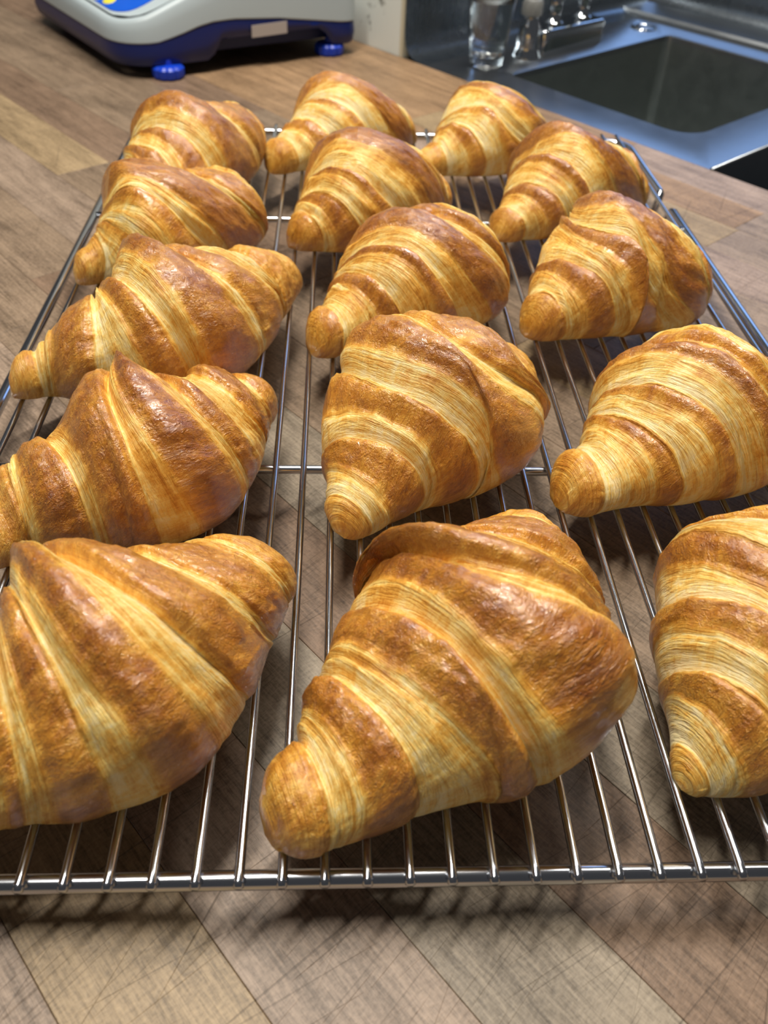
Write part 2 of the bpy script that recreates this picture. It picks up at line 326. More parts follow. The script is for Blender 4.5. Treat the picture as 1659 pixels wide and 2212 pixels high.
# ------------------------------------------------------------------ croissants
def hermite(t, y):
    n = len(y); x = np.clip(t, 0, 1)*(n-1); i = np.clip(x.astype(int), 0, n-2); f = x-i
    ye = np.concatenate([[2*y[0]-y[1]], y, [2*y[-1]-y[-2]]]); p0, p1, p2, p3 = ye[i], ye[i+1], ye[i+2], ye[i+3]
    return .5*((2*p1)+(-p0+p2)*f+(2*p0-5*p1+4*p2-p3)*f*f+(-p0+3*p1-3*p2+p3)*f**3)
NO, NK = 7, 12
DATA = {"L1": [[-3.549, 34.924, 1.761, 47.218, -0.351, -0.674, -0.939, -1.134, -0.941, -0.583, -0.281, 1.86, 2.065, 2.468, 3.091, 2.971, 2.702, 2.475, 2.165, 1.922, 1.566, 1.143, 0.88], [[None, [0.151, 0.124, 0.095, 0.066, 0.038, 0.011, -0.014, -0.038]], [[0.124, 0.106, 0.088, 0.068, 0.048, 0.03, 0.012, -0.005], [0.128, 0.126, 0.123, 0.121, 0.118, 0.113, 0.109, 0.105]], [[0.175, 0.167, 0.158, 0.149, 0.143, 0.136, 0.129, 0.122], [0.168, 0.177, 0.186, 0.196, 0.208, 0.223, 0.237, 0.251]], [[0.201, 0.208, 0.215, 0.224, 0.238, 0.259, 0.282, 0.304], [0.284, 0.315, 0.346, 0.379, 0.414, 0.453, 0.498, 0.542]], [[0.371, 0.396, 0.421, 0.447, 0.475, 0.507, 0.539, 0.57], [0.775, 0.758, 0.74, 0.722, 0.702, 0.681, 0.669, 0.657]]]],
 "L2": [[-5.003, 27.975, 2.983, 34.813, -0.227, -0.495, -0.59, -0.714, -0.742, -0.622, -0.304, 0.879, 0.907, 1.765, 2.81, 2.89, 2.801, 2.644, 2.428, 2.31, 2.111, 1.326, 0.859], [[None, [0.15, 0.146, 0.142, 0.138, 0.134, 0.127, 0.111, 0.095]], [[0.078, 0.091, 0.105, 0.119, 0.136, 0.157, 0.178, 0.199], [0.077, 0.104, 0.132, 0.16, 0.191, 0.226, 0.261, 0.296]], [[0.103, 0.128, 0.153, 0.179, 0.211, 0.253, 0.3, 0.345], [-0.057, 0.022, 0.102, 0.187, 0.278, 0.38, 0.473, 0.558]], [[-0.112, -0.009, 0.097, 0.208, 0.328, 0.452, 0.545, 0.618], [0.179, 0.274, 0.372, 0.475, 0.585, 0.677, 0.75, 0.815]], [[0.507, 0.541, 0.576, 0.613, 0.653, 0.697, 0.743, 0.788], [0.746, 0.757, 0.768, 0.78, 0.793, 0.807, 0.824, 0.841]]]],
 "L3": [[-5.438, 18.986, 4.783, 28.232, -0.609, -1.649, -2.358, -2.531, -2.119, -1.326, -0.609, 0.627, 1.036, 1.782, 2.517, 3.226, 3.163, 2.889, 2.447, 2.037, 1.766, 1.336, 1.118], [[None, [0.086, 0.085, 0.083, 0.082, 0.08, 0.078, 0.078, 0.08]], [[0.142, 0.136, 0.129, 0.122, 0.114, 0.108, 0.103, 0.1], [0.24, 0.24, 0.24, 0.239, 0.239, 0.239, 0.234, 0.224]], [[0.201, 0.217, 0.233, 0.251, 0.27, 0.29, 0.308, 0.325], [0.224, 0.249, 0.274, 0.301, 0.33, 0.359, 0.384, 0.406]], [[0.266, 0.29, 0.314, 0.339, 0.366, 0.39, 0.408, 0.423], [0.434, 0.447, 0.461, 0.475, 0.49, 0.51, 0.535, 0.561]], [[0.453, 0.467, 0.482, 0.497, 0.514, 0.533, 0.558, 0.583], [0.502, 0.527, 0.554, 0.582, 0.611, 0.648, 0.69, 0.731]], [[0.8, 0.791, 0.781, 0.771, 0.76, 0.755, 0.755, 0.757], None]]],
 "L4": [[-3.818, 9.847, 4.179, 18.617, 0.073, -0.281, -0.963, -1.651, -1.551, -0.875, -0.564, 0.89, 1.023, 1.773, 2.132, 2.838, 3.167, 2.915, 2.363, 2.046, 1.727, 1.219, 1.32], [[None, [0.207, 0.193, 0.179, 0.165, 0.149, 0.131, 0.113, 0.096]], [[0.212, 0.198, 0.184, 0.17, 0.154, 0.137, 0.121, 0.109], [0.213, 0.229, 0.245, 0.261, 0.279, 0.295, 0.302, 0.303]], [[0.228, 0.244, 0.261, 0.279, 0.298, 0.315, 0.322, 0.325], [0.506, 0.47, 0.439, 0.418, 0.413, 0.427, 0.44, 0.448]], [[0.283, 0.317, 0.352, 0.389, 0.427, 0.457, 0.475, 0.488], [0.469, 0.482, 0.495, 0.509, 0.524, 0.541, 0.559, 0.576]], [[0.667, 0.638, 0.607, 0.575, 0.552, 0.55, 0.563, 0.579], [0.688, 0.669, 0.649, 0.629, 0.614, 0.62, 0.635, 0.652]], [[0.82, 0.794, 0.768, 0.74, 0.71, 0.693, 0.709, 0.743], [0.927, 0.908, 0.888, 0.867, 0.851, 0.853, 0.866, 0.879]], [[0.951, 0.935, 0.919, 0.903, 0.886, 0.88, 0.887, 0.897], None]]],
 "L5": [[-3.9, 1.0, 5.3, 9.7, -0.3, -0.6, -1.0, -1.2, -1.1, -0.8, -0.4, 1.0, 1.4, 1.8, 2.25, 2.95, 3.45, 3.35, 2.95, 2.35, 1.9, 1.45, 1.1], [[None, [0.356, 0.338, 0.319, 0.299, 0.277, 0.253, 0.228, 0.202]], [[0.357, 0.339, 0.321, 0.302, 0.282, 0.258, 0.231, 0.204], [0.362, 0.353, 0.344, 0.334, 0.323, 0.311, 0.296, 0.281]], [[0.34, 0.338, 0.335, 0.332, 0.329, 0.325, 0.317, 0.307], [0.405, 0.405, 0.405, 0.405, 0.404, 0.404, 0.403, 0.402]], [[0.367, 0.378, 0.39, 0.401, 0.414, 0.428, 0.442, 0.455], [0.445, 0.459, 0.473, 0.488, 0.504, 0.525, 0.549, 0.575]], [[0.476, 0.494, 0.512, 0.532, 0.552, 0.579, 0.616, 0.657], [0.582, 0.605, 0.629, 0.655, 0.682, 0.714, 0.752, 0.791]], [[0.645, 0.659, 0.674, 0.689, 0.705, 0.731, 0.766, 0.803], [0.818, 0.827, 0.837, 0.847, 0.859, 0.874, 0.889, 0.904]], [[0.846, 0.853, 0.86, 0.868, 0.876, 0.887, 0.898, 0.908], None]]],
 "M1": [[3.105, 41.7, 12.045, 47.62, 0.12, 0.186, 0.287, 0.423, 0.434, 0.362, 0.229, 1.406, 1.117, 1.531, 1.985, 2.587, 2.813, 2.655, 2.446, 2.124, 1.873, 1.479, 0.89], [[None, [0.106, 0.108, 0.111, 0.113, 0.115, 0.117, 0.116, 0.113]], [[0.139, 0.143, 0.148, 0.154, 0.162, 0.177, 0.194, 0.21], [0.16, 0.178, 0.197, 0.216, 0.24, 0.269, 0.298, 0.327]], [[0.213, 0.232, 0.251, 0.272, 0.3, 0.342, 0.389, 0.435], [0.202, 0.234, 0.268, 0.303, 0.347, 0.41, 0.487, 0.564]], [[0.035, 0.133, 0.232, 0.337, 0.452, 0.589, 0.717, 0.834], [0.563, 0.619, 0.675, 0.735, 0.799, 0.862, 0.912, 0.955]]]],
 "M2": [[4.696, 32.116, 13.231, 38.067, -0.261, -0.431, -0.474, -0.418, -0.322, -0.225, -0.133, 1.064, 1.426, 2.273, 2.957, 3.064, 2.981, 2.86, 2.59, 2.304, 1.767, 1.217, 0.829], [[None, [0.005, 0.022, 0.04, 0.058, 0.078, 0.099, 0.114, 0.123]], [[0.045, 0.056, 0.067, 0.078, 0.093, 0.111, 0.126, 0.139], [0.032, 0.06, 0.088, 0.118, 0.151, 0.19, 0.23, 0.268]], [[0.066, 0.095, 0.125, 0.156, 0.194, 0.239, 0.284, 0.328], [0.047, 0.091, 0.136, 0.183, 0.236, 0.304, 0.381, 0.456]], [[0.043, 0.115, 0.187, 0.265, 0.365, 0.478, 0.58, 0.677], [0.293, 0.365, 0.438, 0.515, 0.598, 0.688, 0.791, 0.897]]]],
 "M3": [[6.139, 22.157, 14.827, 29.282, -0.036, 0.085, -0.058, -0.403, -0.648, -0.582, -0.352, 1.244, 1.093, 1.381, 2.264, 2.804, 2.983, 2.937, 2.909, 2.657, 1.701, 1.094, 0.856], [[None, [0.1, 0.098, 0.096, 0.093, 0.09, 0.084, 0.074, 0.065]], [[0.198, 0.193, 0.188, 0.185, 0.184, 0.185, 0.185, 0.184], [0.217, 0.22, 0.224, 0.23, 0.242, 0.261, 0.283, 0.307]], [[0.186, 0.208, 0.231, 0.257, 0.295, 0.349, 0.412, 0.472], [0.11, 0.168, 0.226, 0.288, 0.356, 0.431, 0.501, 0.562]], [[0.081, 0.159, 0.24, 0.324, 0.417, 0.513, 0.587, 0.648], [0.288, 0.356, 0.426, 0.499, 0.577, 0.646, 0.707, 0.764]], [[0.348, 0.412, 0.477, 0.546, 0.62, 0.687, 0.75, 0.812], [0.633, 0.644, 0.656, 0.669, 0.683, 0.699, 0.715, 0.731]]]],
 "M4": [[7.5, 11.2, 14.2, 21.0, 0.2, 0.3, 0.1, -0.5, -0.5, -0.3, 0.0, 1.1, 1.3, 2.15, 2.95, 3.4, 3.45, 3.2, 2.7, 2.2, 1.8, 1.4, 1.2], [[None, [0.064, 0.056, 0.047, 0.038, 0.03, 0.025, 0.025, 0.025]], [[0.139, 0.119, 0.099, 0.08, 0.066, 0.06, 0.06, 0.064], [0.156, 0.157, 0.158, 0.159, 0.16, 0.16, 0.16, 0.161]], [[0.201, 0.196, 0.19, 0.184, 0.179, 0.175, 0.175, 0.179], [0.411, 0.333, 0.273, 0.247, 0.25, 0.273, 0.306, 0.343]], [[0.389, 0.34, 0.296, 0.279, 0.294, 0.339, 0.403, 0.466], [0.414, 0.411, 0.407, 0.409, 0.436, 0.481, 0.541, 0.599]], [[0.19, 0.25, 0.311, 0.375, 0.443, 0.511, 0.575, 0.637], [0.903, 0.834, 0.762, 0.687, 0.607, 0.521, 0.44, 0.361]], [[1.349, 1.185, 1.018, 0.843, 0.655, 0.478, 0.31, 0.146], None]]],
 "M5": [[5.57, 1.1, 14.3, 9.2, -0.46, -0.54, -0.66, -0.9, -0.5, -0.1, 0.25, 1.6, 1.33, 1.8, 2.3, 2.85, 3.3, 3.72, 3.15, 2.75, 2.4, 2.05, 1.5], [[None, [0.135, 0.128, 0.121, 0.113, 0.106, 0.098, 0.091, 0.085]], [[0.186, 0.177, 0.167, 0.157, 0.146, 0.134, 0.122, 0.111], [0.241, 0.241, 0.242, 0.242, 0.24, 0.235, 0.23, 0.225]], [[0.265, 0.272, 0.278, 0.286, 0.3, 0.325, 0.359, 0.395], [0.33, 0.346, 0.363, 0.381, 0.404, 0.429, 0.452, 0.473]], [[0.363, 0.374, 0.385, 0.403, 0.426, 0.447, 0.463, 0.478], [0.428, 0.449, 0.471, 0.494, 0.52, 0.572, 0.661, 0.77]], [[0.421, 0.448, 0.474, 0.502, 0.534, 0.593, 0.686, 0.793], [0.533, 0.574, 0.616, 0.66, 0.707, 0.753, 0.798, 0.841]], [[0.658, 0.679, 0.701, 0.724, 0.751, 0.779, 0.806, 0.833], [0.781, 0.812, 0.844, 0.877, 0.912, 0.945, 0.976, 1.006]], [[0.779, 0.815, 0.852, 0.89, 0.926, 0.96, 0.993, 1.024], None]]],
 "R1": [[11.686, 41.566, 20.233, 48.322, -0.089, -0.309, -0.617, -1.042, -1.016, -0.751, -0.401, 0.852, 0.92, 1.309, 2.149, 2.734, 2.853, 2.716, 2.389, 2.03, 1.471, 1.067, 0.871], [[None, [0.143, 0.145, 0.146, 0.147, 0.149, 0.152, 0.156, 0.16]], [[0.183, 0.185, 0.188, 0.19, 0.196, 0.207, 0.217, 0.227], [0.193, 0.205, 0.217, 0.23, 0.249, 0.277, 0.311, 0.347]], [[0.145, 0.177, 0.209, 0.243, 0.282, 0.331, 0.39, 0.448], [0.098, 0.152, 0.208, 0.267, 0.333, 0.414, 0.495, 0.57]], [[0.33, 0.334, 0.339, 0.351, 0.394, 0.466, 0.544, 0.619], [0.103, 0.203, 0.306, 0.414, 0.53, 0.651, 0.766, 0.878]]]],
 "R2": [[15.414, 33.493, 24.832, 39.048, 0.085, 0.167, 0.319, 0.408, 0.354, 0.239, 0.117, 1.24, 1.146, 1.823, 2.382, 3.056, 2.896, 2.736, 2.483, 2.279, 1.905, 1.275, 0.851], [[None, [0.033, 0.044, 0.055, 0.067, 0.08, 0.09, 0.096, 0.101]], [[0.136, 0.131, 0.126, 0.124, 0.128, 0.139, 0.153, 0.17], [0.133, 0.145, 0.158, 0.172, 0.192, 0.221, 0.253, 0.285]], [[0.251, 0.242, 0.233, 0.233, 0.248, 0.272, 0.299, 0.326], [0.302, 0.295, 0.287, 0.285, 0.296, 0.319, 0.344, 0.369]], [[0.205, 0.237, 0.269, 0.305, 0.365, 0.469, 0.588, 0.704], [0.112, 0.225, 0.341, 0.463, 0.593, 0.716, 0.826, 0.931]]]],
 "R3": [[15.565, 23.898, 24.605, 29.81, -0.03, -0.023, -0.106, -0.662, -1.281, -1.25, -0.751, 1.248, 1.407, 2.103, 2.752, 3.289, 3.077, 2.895, 2.679, 1.9, 1.366, 1.11, 0.957], [[None, [0.059, 0.064, 0.068, 0.073, 0.08, 0.086, 0.091, 0.096]], [[0.169, 0.152, 0.135, 0.122, 0.117, 0.119, 0.126, 0.137], [0.164, 0.166, 0.169, 0.174, 0.187, 0.208, 0.235, 0.263]], [[0.505, 0.387, 0.29, 0.236, 0.226, 0.243, 0.274, 0.315], [0.502, 0.41, 0.323, 0.28, 0.301, 0.379, 0.483, 0.578]], [[0.165, 0.215, 0.266, 0.321, 0.397, 0.495, 0.577, 0.645], [0.22, 0.3, 0.382, 0.469, 0.562, 0.62, 0.654, 0.68]]]],
 "R4": [[14.864, 12.807, 26.235, 19.145, -0.168, -0.102, -0.113, -0.39, -0.375, -0.304, -0.17, 1.592, 1.211, 1.716, 2.691, 2.986, 3.257, 2.944, 2.397, 1.931, 1.553, 1.215, 0.898], [[None, [0.096, 0.094, 0.092, 0.09, 0.088, 0.082, 0.075, 0.068]], [[0.187, 0.176, 0.166, 0.16, 0.159, 0.162, 0.169, 0.18], [0.21, 0.205, 0.2, 0.2, 0.206, 0.217, 0.232, 0.248]], [[0.23, 0.226, 0.223, 0.225, 0.236, 0.259, 0.294, 0.337], [0.232, 0.238, 0.245, 0.259, 0.287, 0.333, 0.391, 0.45]], [[0.236, 0.259, 0.282, 0.307, 0.344, 0.394, 0.447, 0.498], [0.28, 0.312, 0.345, 0.38, 0.424, 0.472, 0.525, 0.579]], [[0.223, 0.274, 0.325, 0.379, 0.439, 0.5, 0.558, 0.614], [0.329, 0.362, 0.397, 0.434, 0.475, 0.514, 0.551, 0.587]]]],
 "R5": [[16.137, 2.134, 23.406, 10.325, -0.244, -0.208, 0.012, 0.111, 0.271, 0.292, 0.179, 0.735, 1.459, 2.172, 2.675, 3.029, 3.457, 3.173, 2.725, 2.265, 1.829, 1.422, 1.036], [[None, [0.053, 0.046, 0.04, 0.033, 0.028, 0.024, 0.023, 0.022]], [[0.127, 0.101, 0.079, 0.064, 0.054, 0.05, 0.049, 0.049], [0.166, 0.156, 0.147, 0.14, 0.134, 0.129, 0.124, 0.119]], [[0.267, 0.235, 0.207, 0.184, 0.165, 0.147, 0.13, 0.113], [0.356, 0.33, 0.304, 0.28, 0.259, 0.239, 0.22, 0.202]], [[0.427, 0.388, 0.349, 0.312, 0.278, 0.247, 0.216, 0.187], [0.491, 0.459, 0.425, 0.395, 0.367, 0.342, 0.317, 0.293]]]]}
GA = {'L3': .11, 'L4': .105, 'L5': .10, 'M5': .10, 'R4': .08, 'R5': .10}
def build_croissant(key, label, nu, nv, tone=0.0, seed=1):
    p, bands = DATA[key]; p = np.array(p)
    A, B = p[:2], p[2:4]; D = B-A; Ln = np.hypot(*D); D = D/Ln; Nn = np.array([-D[1], D[0]])
    offs = np.r_[0, p[4:4+NO], 0]; wk = np.maximum(np.abs(p[4+NO:4+NO+NK]), .75)
    # --- fold edges: list of (coef) in order, plus which intervals are crust
    E = []; crust = []
    for L_, R_ in bands:
        a = len(E) if L_ is not None else None
        if L_ is not None: E.append(L_)
        b = len(E) if R_ is not None else None
        if R_ is not None: E.append(R_)
        crust.append([a, b])
    ends = crust[-1][1] is None
    if not ends:
        t = float(np.max(E[-1])); t = min(t, .5*(t+float(np.mean(E[-1][2:6])))+.02)
        while t < .86:
            t += .045; a = len(E); E.append([t]*8); crust.append([a, None])
            t += .085
            if t < .92: crust[-1][1] = len(E); E.append([t]*8)
            else: break
        if crust[-1][1] is not None: crust.append([len(E), None]); E.append([min(t+.03, .97)]*8)
    u = [0.0]; 
    for e in E: u.append(max(.5*(e[3]+e[4]), u[-1]+.014))
    over = u[-1] - .975
    if over > 0: u = [x*(.975/u[-1]) for x in u]
    u.append(1.0); u = np.array(u)
    def Tf(uu, th):
        x = np.clip(th-PI/2, -PI/2-.35, PI/2+.35); K = [np.zeros_like(x)]
        for e in E:
            ker = np.interp(x, np.linspace(-1.92, 1.92, 8), e); K.append(np.clip(ker, .004, .985))
        K.append(np.ones_like(x)); K = np.stack(K)               # edges, th
        for q in range(1, len(K)): K[q] = np.maximum(K[q], K[q-1]+.45*np.clip(u[q]-u[q-1], .012, .05))
        for q in range(len(K)-2, -1, -1): K[q] = np.minimum(K[q], K[q+1]-.012*(q > 0))
        K[0] = 0
        kk = np.array([1, 2, 3, 4, 3, 2, 1.])/16                  # soften the corners of the edge lines round the section
        if len(th) > 40:
            m_ = max(1, len(th)//60); Kp = np.concatenate([K[:, -3*m_:], K, K[:, :3*m_]], 1)
            K = sum(kk[q]*Kp[:, q*m_:q*m_+len(th)] for q in range(7))
        out = np.empty((len(uu), len(th)))
        for jj in range(len(th)): out[:, jj] = np.interp(uu, u, K[:, jj])
        return out
    main = 3
    G = [0.0]; sideG = []
    for k_, (a, b) in enumerate(crust):
        if k_ < main and b is not None: G.append(u[1+b])
        if k_ > main and a is not None: G.append(u[1+a])
    G.append(1.0); G = np.array(G); mid = u[1+crust[main][0]]
    def lobe(uu):
        k = np.clip(np.searchsorted(G, uu, side='right')-1, 0, len(G)-2); x = (uu-G[k])/(G[k+1]-G[k]); w_ = (G[k+1]-G[k])
        a = G[k+1] <= mid; c_ = (G[k] < mid) & ~a
        up = lambda x: np.sin(np.clip(x/.62, 0, 1)*PI/2)**.8
        dn = lambda x: np.sqrt(np.clip(1-np.clip((x-.80)/.2, 0, 1)**2, 0, 1))
        A_ = up(x)*dn(x); B_ = up(1-x)*dn(1-x); C_ = np.sin(np.clip(x, 0, 1)*PI)**.55
        r = np.where(a, A_, np.where(c_, C_, B_))
        r = np.where(k == 0, dn(x)*1.0, r); r = np.where(k == len(G)-2, dn(1-x), r)
        return r*np.clip(w_/.13, .35, 1), x
    def bakef(uu, th):
        bk = np.full((len(uu), len(th)), .08) + .10*np.clip(lobe(uu)[0], 0, 1)[:, None]
        for k_, (a, b) in enumerate(crust[1:], 1):               # golden slope climbing from the crevice to the crust
            if k_ <= main:
                g0 = u[1+crust[k_-1][1]]; g1 = u[1+a]
                x_ = np.clip((uu-g0)/max(g1-g0, 1e-4), 0, 1)*(uu >= g0)*(uu <= g1)
            if k_ >= main and k_+1 < len(crust) and b is not None and crust[k_+1][0] is not None:
                g0 = u[1+b]; g1 = u[1+crust[k_+1][0]]
                x2_ = np.clip((g1-uu)/max(g1-g0, 1e-4), 0, 1)*(uu >= g0)*(uu <= g1)
                x_ = x2_ if k_ > main else np.maximum(x_, x2_)
            if k_ <= main or (k_+1 < len(crust) and b is not None): bk = np.maximum(bk, (.10+.32*x_**1.3*(x_ > 0))[:, None])
        for k_, (a, b) in enumerate(crust):
            u0 = u[1+a] if a is not None else 0.0; u1 = u[1+b] if b is not None else 1.0
            soft, crisp = .022, .006
            sL, sR = (soft, crisp) if k_ < main else ((crisp, soft) if k_ > main else (soft, soft))
            if a is None: L_ = np.ones_like(uu)
            else: L_ = sstep(u0-sL*.6, u0+sL, uu)
            R_ = np.ones_like(uu) if b is None else 1-sstep(u1-sR, u1+sR*.4, uu)
            m_ = (L_*R_)[:, None]
            lvl = (.60 if k_ == main else .53) + .16*np.sin(np.clip((uu-u0)/max(u1-u0, 1e-4), 0, 1)*PI)[:, None]
            if k_ in (0, len(crust)-1): lvl = .50
            bk = np.maximum(bk, m_*lvl)
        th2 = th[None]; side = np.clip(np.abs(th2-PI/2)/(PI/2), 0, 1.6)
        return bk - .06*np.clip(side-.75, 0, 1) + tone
    W0 = float(np.max(wk))
    def surf(uu, th, off):
        t = Tf(uu, th); b = hermite(t, offs); w = np.maximum(hermite(t, wk), .3)
        tau = np.maximum(np.minimum(w/Ln*.9, .12), .02)
        cap = np.sqrt(np.clip(1-(1-np.clip(t/tau, 0, 1))**2, 0, 1))*np.sqrt(np.clip(1-(1-np.clip((1-t)/tau, 0, 1))**2, 0, 1))
        w = w*cap
        lb, _ = lobe(uu); topw = .35+.65*np.clip(np.sin(th)+.55, 0, 1)
        w = w*(1+ GA.get(key, .07)*(lb[:, None]-.72)*topw[None])
        cb_ = crust[main]; m0 = u[1+cb_[0]]-.02; m1 = (u[1+cb_[1]] if cb_[1] is not None else 1.)+.01
        mb = np.sin(np.clip((uu-m0)/(m1-m0), 0, 1)*PI)**.6
        w = w*(1+.045*mb[:, None]*topw[None])
        UU = uu[:, None]*Ln; wl = hermite(uu, wk)*np.sqrt(np.clip(np.minimum(uu, 1-uu)/.06, .02, 1)); VV = (th-PI/2)[None]*wl[:, None]+40
        # cut layers: fine ridges following the folds, fading in the glazed crust
        bk = bakef(uu, th)-tone; pale = 1-sstep(.30, .5, bk)
        wob = vnoise(UU*1.1+seed*7.1, VV*.55, seed)*.9
        rid = vnoise(UU*6.5+wob*3, VV*.35+3.3*seed, seed+11)-.5; rid2 = vnoise(UU*13+wob*5, VV*.6+1.3*seed, seed+12)-.5
        rid = (rid*.16+rid2*.06)*(.22+pale)
        wr = (vnoise(UU*2.3+wob, VV*1.7, seed+5)-.5)*.10 + (np.abs(vnoise(UU*4.2, VV*3.6+wob, seed+6)-.5)-.25)*.07 + (vnoise(UU*9, VV*8, seed+7)-.5)*.022
        lump = (vnoise(UU*.55, VV*.5, seed+9)-.5)*.22
        dsp = (rid + wr*(1-.6*pale)*np.clip(w/1.8, 0, 1) + lump)*np.clip(np.sin(th)*2+1.2, 0, 1)[None]*np.clip(w/.8, 0, 1)
        w = w+dsp+off*np.clip(w/.3, 0, 1)
        C = A[None, None]+D*(Ln*t)[..., None]+Nn*b[..., None]
        e = 1e-3; db = (hermite(np.clip(t+e, 0, 1), offs)-hermite(np.clip(t-e, 0, 1), offs))/(2*e)
        tx = D[0]*Ln+Nn[0]*db; ty = D[1]*Ln+Nn[1]*db; l = np.hypot(tx, ty)*1.0; tx /= l; ty /= l
        o_ = w*np.cos(th)[None]
        z = w*(.62+.95*np.sin(th)[None]); k = .12*np.maximum(w, .01); z = .5*(z+np.sqrt(z*z+k*k))
        zb = .105
        V = np.stack([C[..., 0]-ty*o_, C[..., 1]+tx*o_, z+zb], -1)
        pole = (off if off > 0 else 0)*.9
        V[..., 0] += np.where(t < .01, -D[0]*pole, np.where(t > .99, D[0]*pole, 0)); V[..., 1] += np.where(t < .01, -D[1]*pole, np.where(t > .99, D[1]*pole, 0))
        V = V*U; V[..., 2] += HC*U
        rc = np.stack([np.broadcast_to(UU, t.shape)+seed*13.7, np.broadcast_to(VV, t.shape), np.full(t.shape, seed*3.1)], -1)
        return V, rc, bk+tone
    th = -PI/2+np.linspace(0, 2*PI, nv, endpoint=False)
    g = th+PI/2; th = -PI/2 + g - .35*np.sin(g)*-1.0*0 
    base = (A+B)/2
    root = empty('croissant', W(base[0], base[1], .12)); tag(root, label, 'croissant', 'croissants cooling on the wire rack')
    s_ = np.linspace(0, 1, nu); uu = .5*s_+.5*(.5-.5*np.cos(PI*s_)); uu = np.unique(np.concatenate([uu, G[1:-1]-.002, G[1:-1]+.002]))
    V, rc, bk = surf(uu, th, 0.0)
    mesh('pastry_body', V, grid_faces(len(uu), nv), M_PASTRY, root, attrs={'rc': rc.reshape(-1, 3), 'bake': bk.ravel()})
    for k_, (a, b) in enumerate(crust):
        u0 = u[1+a] if a is not None else 0.0; u1 = u[1+b] if b is not None else 1.0
        if u1-u0 < .012: continue
        n_ = max(8, int((u1-u0)*nu*1.0)); q = np.linspace(0, 1, n_); us_ = u0+(u1-u0)*q
        lo, hi = -.06, .055
        # crisp lip on the side away from the tips, feathered on the other
        wide = (u1-u0)
        fl = np.ones(n_) if a is None else sstep(0, min(.02/wide, .4) if k_ > main else min(.05/wide, .5), q)
        fr = np.ones(n_) if b is None else 1-sstep(1-(min(.02/wide, .4) if k_ < main else min(.05/wide, .5)), 1, q)
        nvs = nv
        Vs = np.empty((n_, nvs, 3)); R = []
        V0, rc, bk = surf(us_, th, 0.0); V1, _, _ = surf(us_, th, hi); Vm, _, _ = surf(us_, th, lo)
        f = (fl*fr)[:, None, None]
        Vs = Vm+(V1-Vm)*f
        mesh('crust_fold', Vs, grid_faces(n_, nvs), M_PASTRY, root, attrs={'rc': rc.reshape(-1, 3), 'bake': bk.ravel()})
    return root
CROISSANTS = [
 ('L5', 'largest golden croissant, front left on the rack, cut off by the left picture edge', 230, 200, .02),
 ('M5', 'large croissant at the front middle of the rack with one broad dark glossy central fold', 250, 210, .03),
 ('R5', 'front right croissant with many fine golden layers, right half cut off by the picture edge', 210, 190, -.06),
 ('L4', 'dark blistered croissant second from the front in the left row', 220, 190, .07),
 ('M4', 'squat wide golden croissant second from the front in the middle row', 210, 190, -.02),
 ('R4', 'striped croissant with pale knobbed tip, second from the front in the right row', 210, 190, .0),
 ('L3', 'croissant in the middle of the left row, pointed tip hanging over the rack edge', 200, 170, .0),
 ('M3', 'croissant in the middle of the centre row with small dark shiny tip', 190, 160, .08),
 ('R3', 'croissant in the middle of the right row with three dark bands beside the rack edge', 190, 160, .07),
 ('L2', 'croissant second from the back in the left row, curled knob tip, pale split', 160, 130, .0),
 ('M2', 'croissant second from the back in the middle row with round dark tip', 160, 130, .07),
 ('R2', 'croissant second from the back in the right row, beside the rear rack leg', 160, 130, .07),
 ('L1', 'rearmost croissant of the left row, in front of the scale', 140, 120, .02),
 ('M1', 'rearmost croissant of the middle row with blunt tip by the rear rack bar', 140, 120, -.03),
 ('R1', 'rearmost croissant of the right row, in front of the steel sink', 140, 120, -.02),
]
for i, (k, lab, nu, nv, tone) in enumerate(CROISSANTS): build_croissant(k, lab, nu, nv, tone, i+1)

# ------------------------------------------------------------------ steel sink unit
sink = empty('stainless_sink', SN(-33, 75, 0)); tag(sink, 'stainless steel sink unit with deep rectangular basin behind the counter edge', 'sink')
S0, S1, N0, N1 = -48.8, -17.0, 57.44, 94.0
B0, B1, C0, C1 = -40.2, -21.6, 61.9, 86.2
def rrect(x0, x1, y0, y1, r, k=8):
    P = []
    R4 = r if isinstance(r, tuple) else (r,)*4
    for sx, sy, a, r in ((1, 0, -PI/2, R4[0]), (1, 1, 0, R4[1]), (0, 1, PI/2, R4[2]), (0, 0, PI, R4[3])):
        cx = x1-r if sx else x0+r; cy = y1-r if sy else y0+r
        P += [(cx+r*math.cos(t), cy+r*math.sin(t)) for t in np.linspace(a, a+PI/2, k)]
    return P
def ring_outer(n_in, x0, x1, y0, y1, inner):
    cx, cy = (x0+x1)/2, (y0+y1)/2; out = []
    k = len(inner)//4
    cs = [(x1, y0), (x1, y1), (x0, y1), (x0, y0)]
    for i, p in enumerate(inner): out.append(cs[i//k])
    return out
inn = rrect(B0, B1, C0, C1, (2.4, 1.2, .9, .9))
outr = ring_outer(0, S0, S1, N0, N1, inn); m = len(inn)
V = [SN(x, y, -.02) for x, y in outr]+[SN(x, y, -.02) for x, y in inn]
rim = [(x, y) for x, y in rrect(B0+.12, B1-.12, C0+.12, C1-.12, (2.3, 1.15, .85, .85))]
V += [SN(x, y, -.10) for x, y in rim]+[SN(x, y, -.9) for x, y in rrect(B0+.22, B1-.22, C0+.22, C1-.22, (2.2, 1.1, .8, .8))]
F = []
for q in range(3): F += [(q*m+i, q*m+(i+1) % m, (q+1)*m+(i+1) % m, (q+1)*m+i) for i in range(m)]
mesh('sink_deck', V, F, M_STEEL, sink, sharp=35)
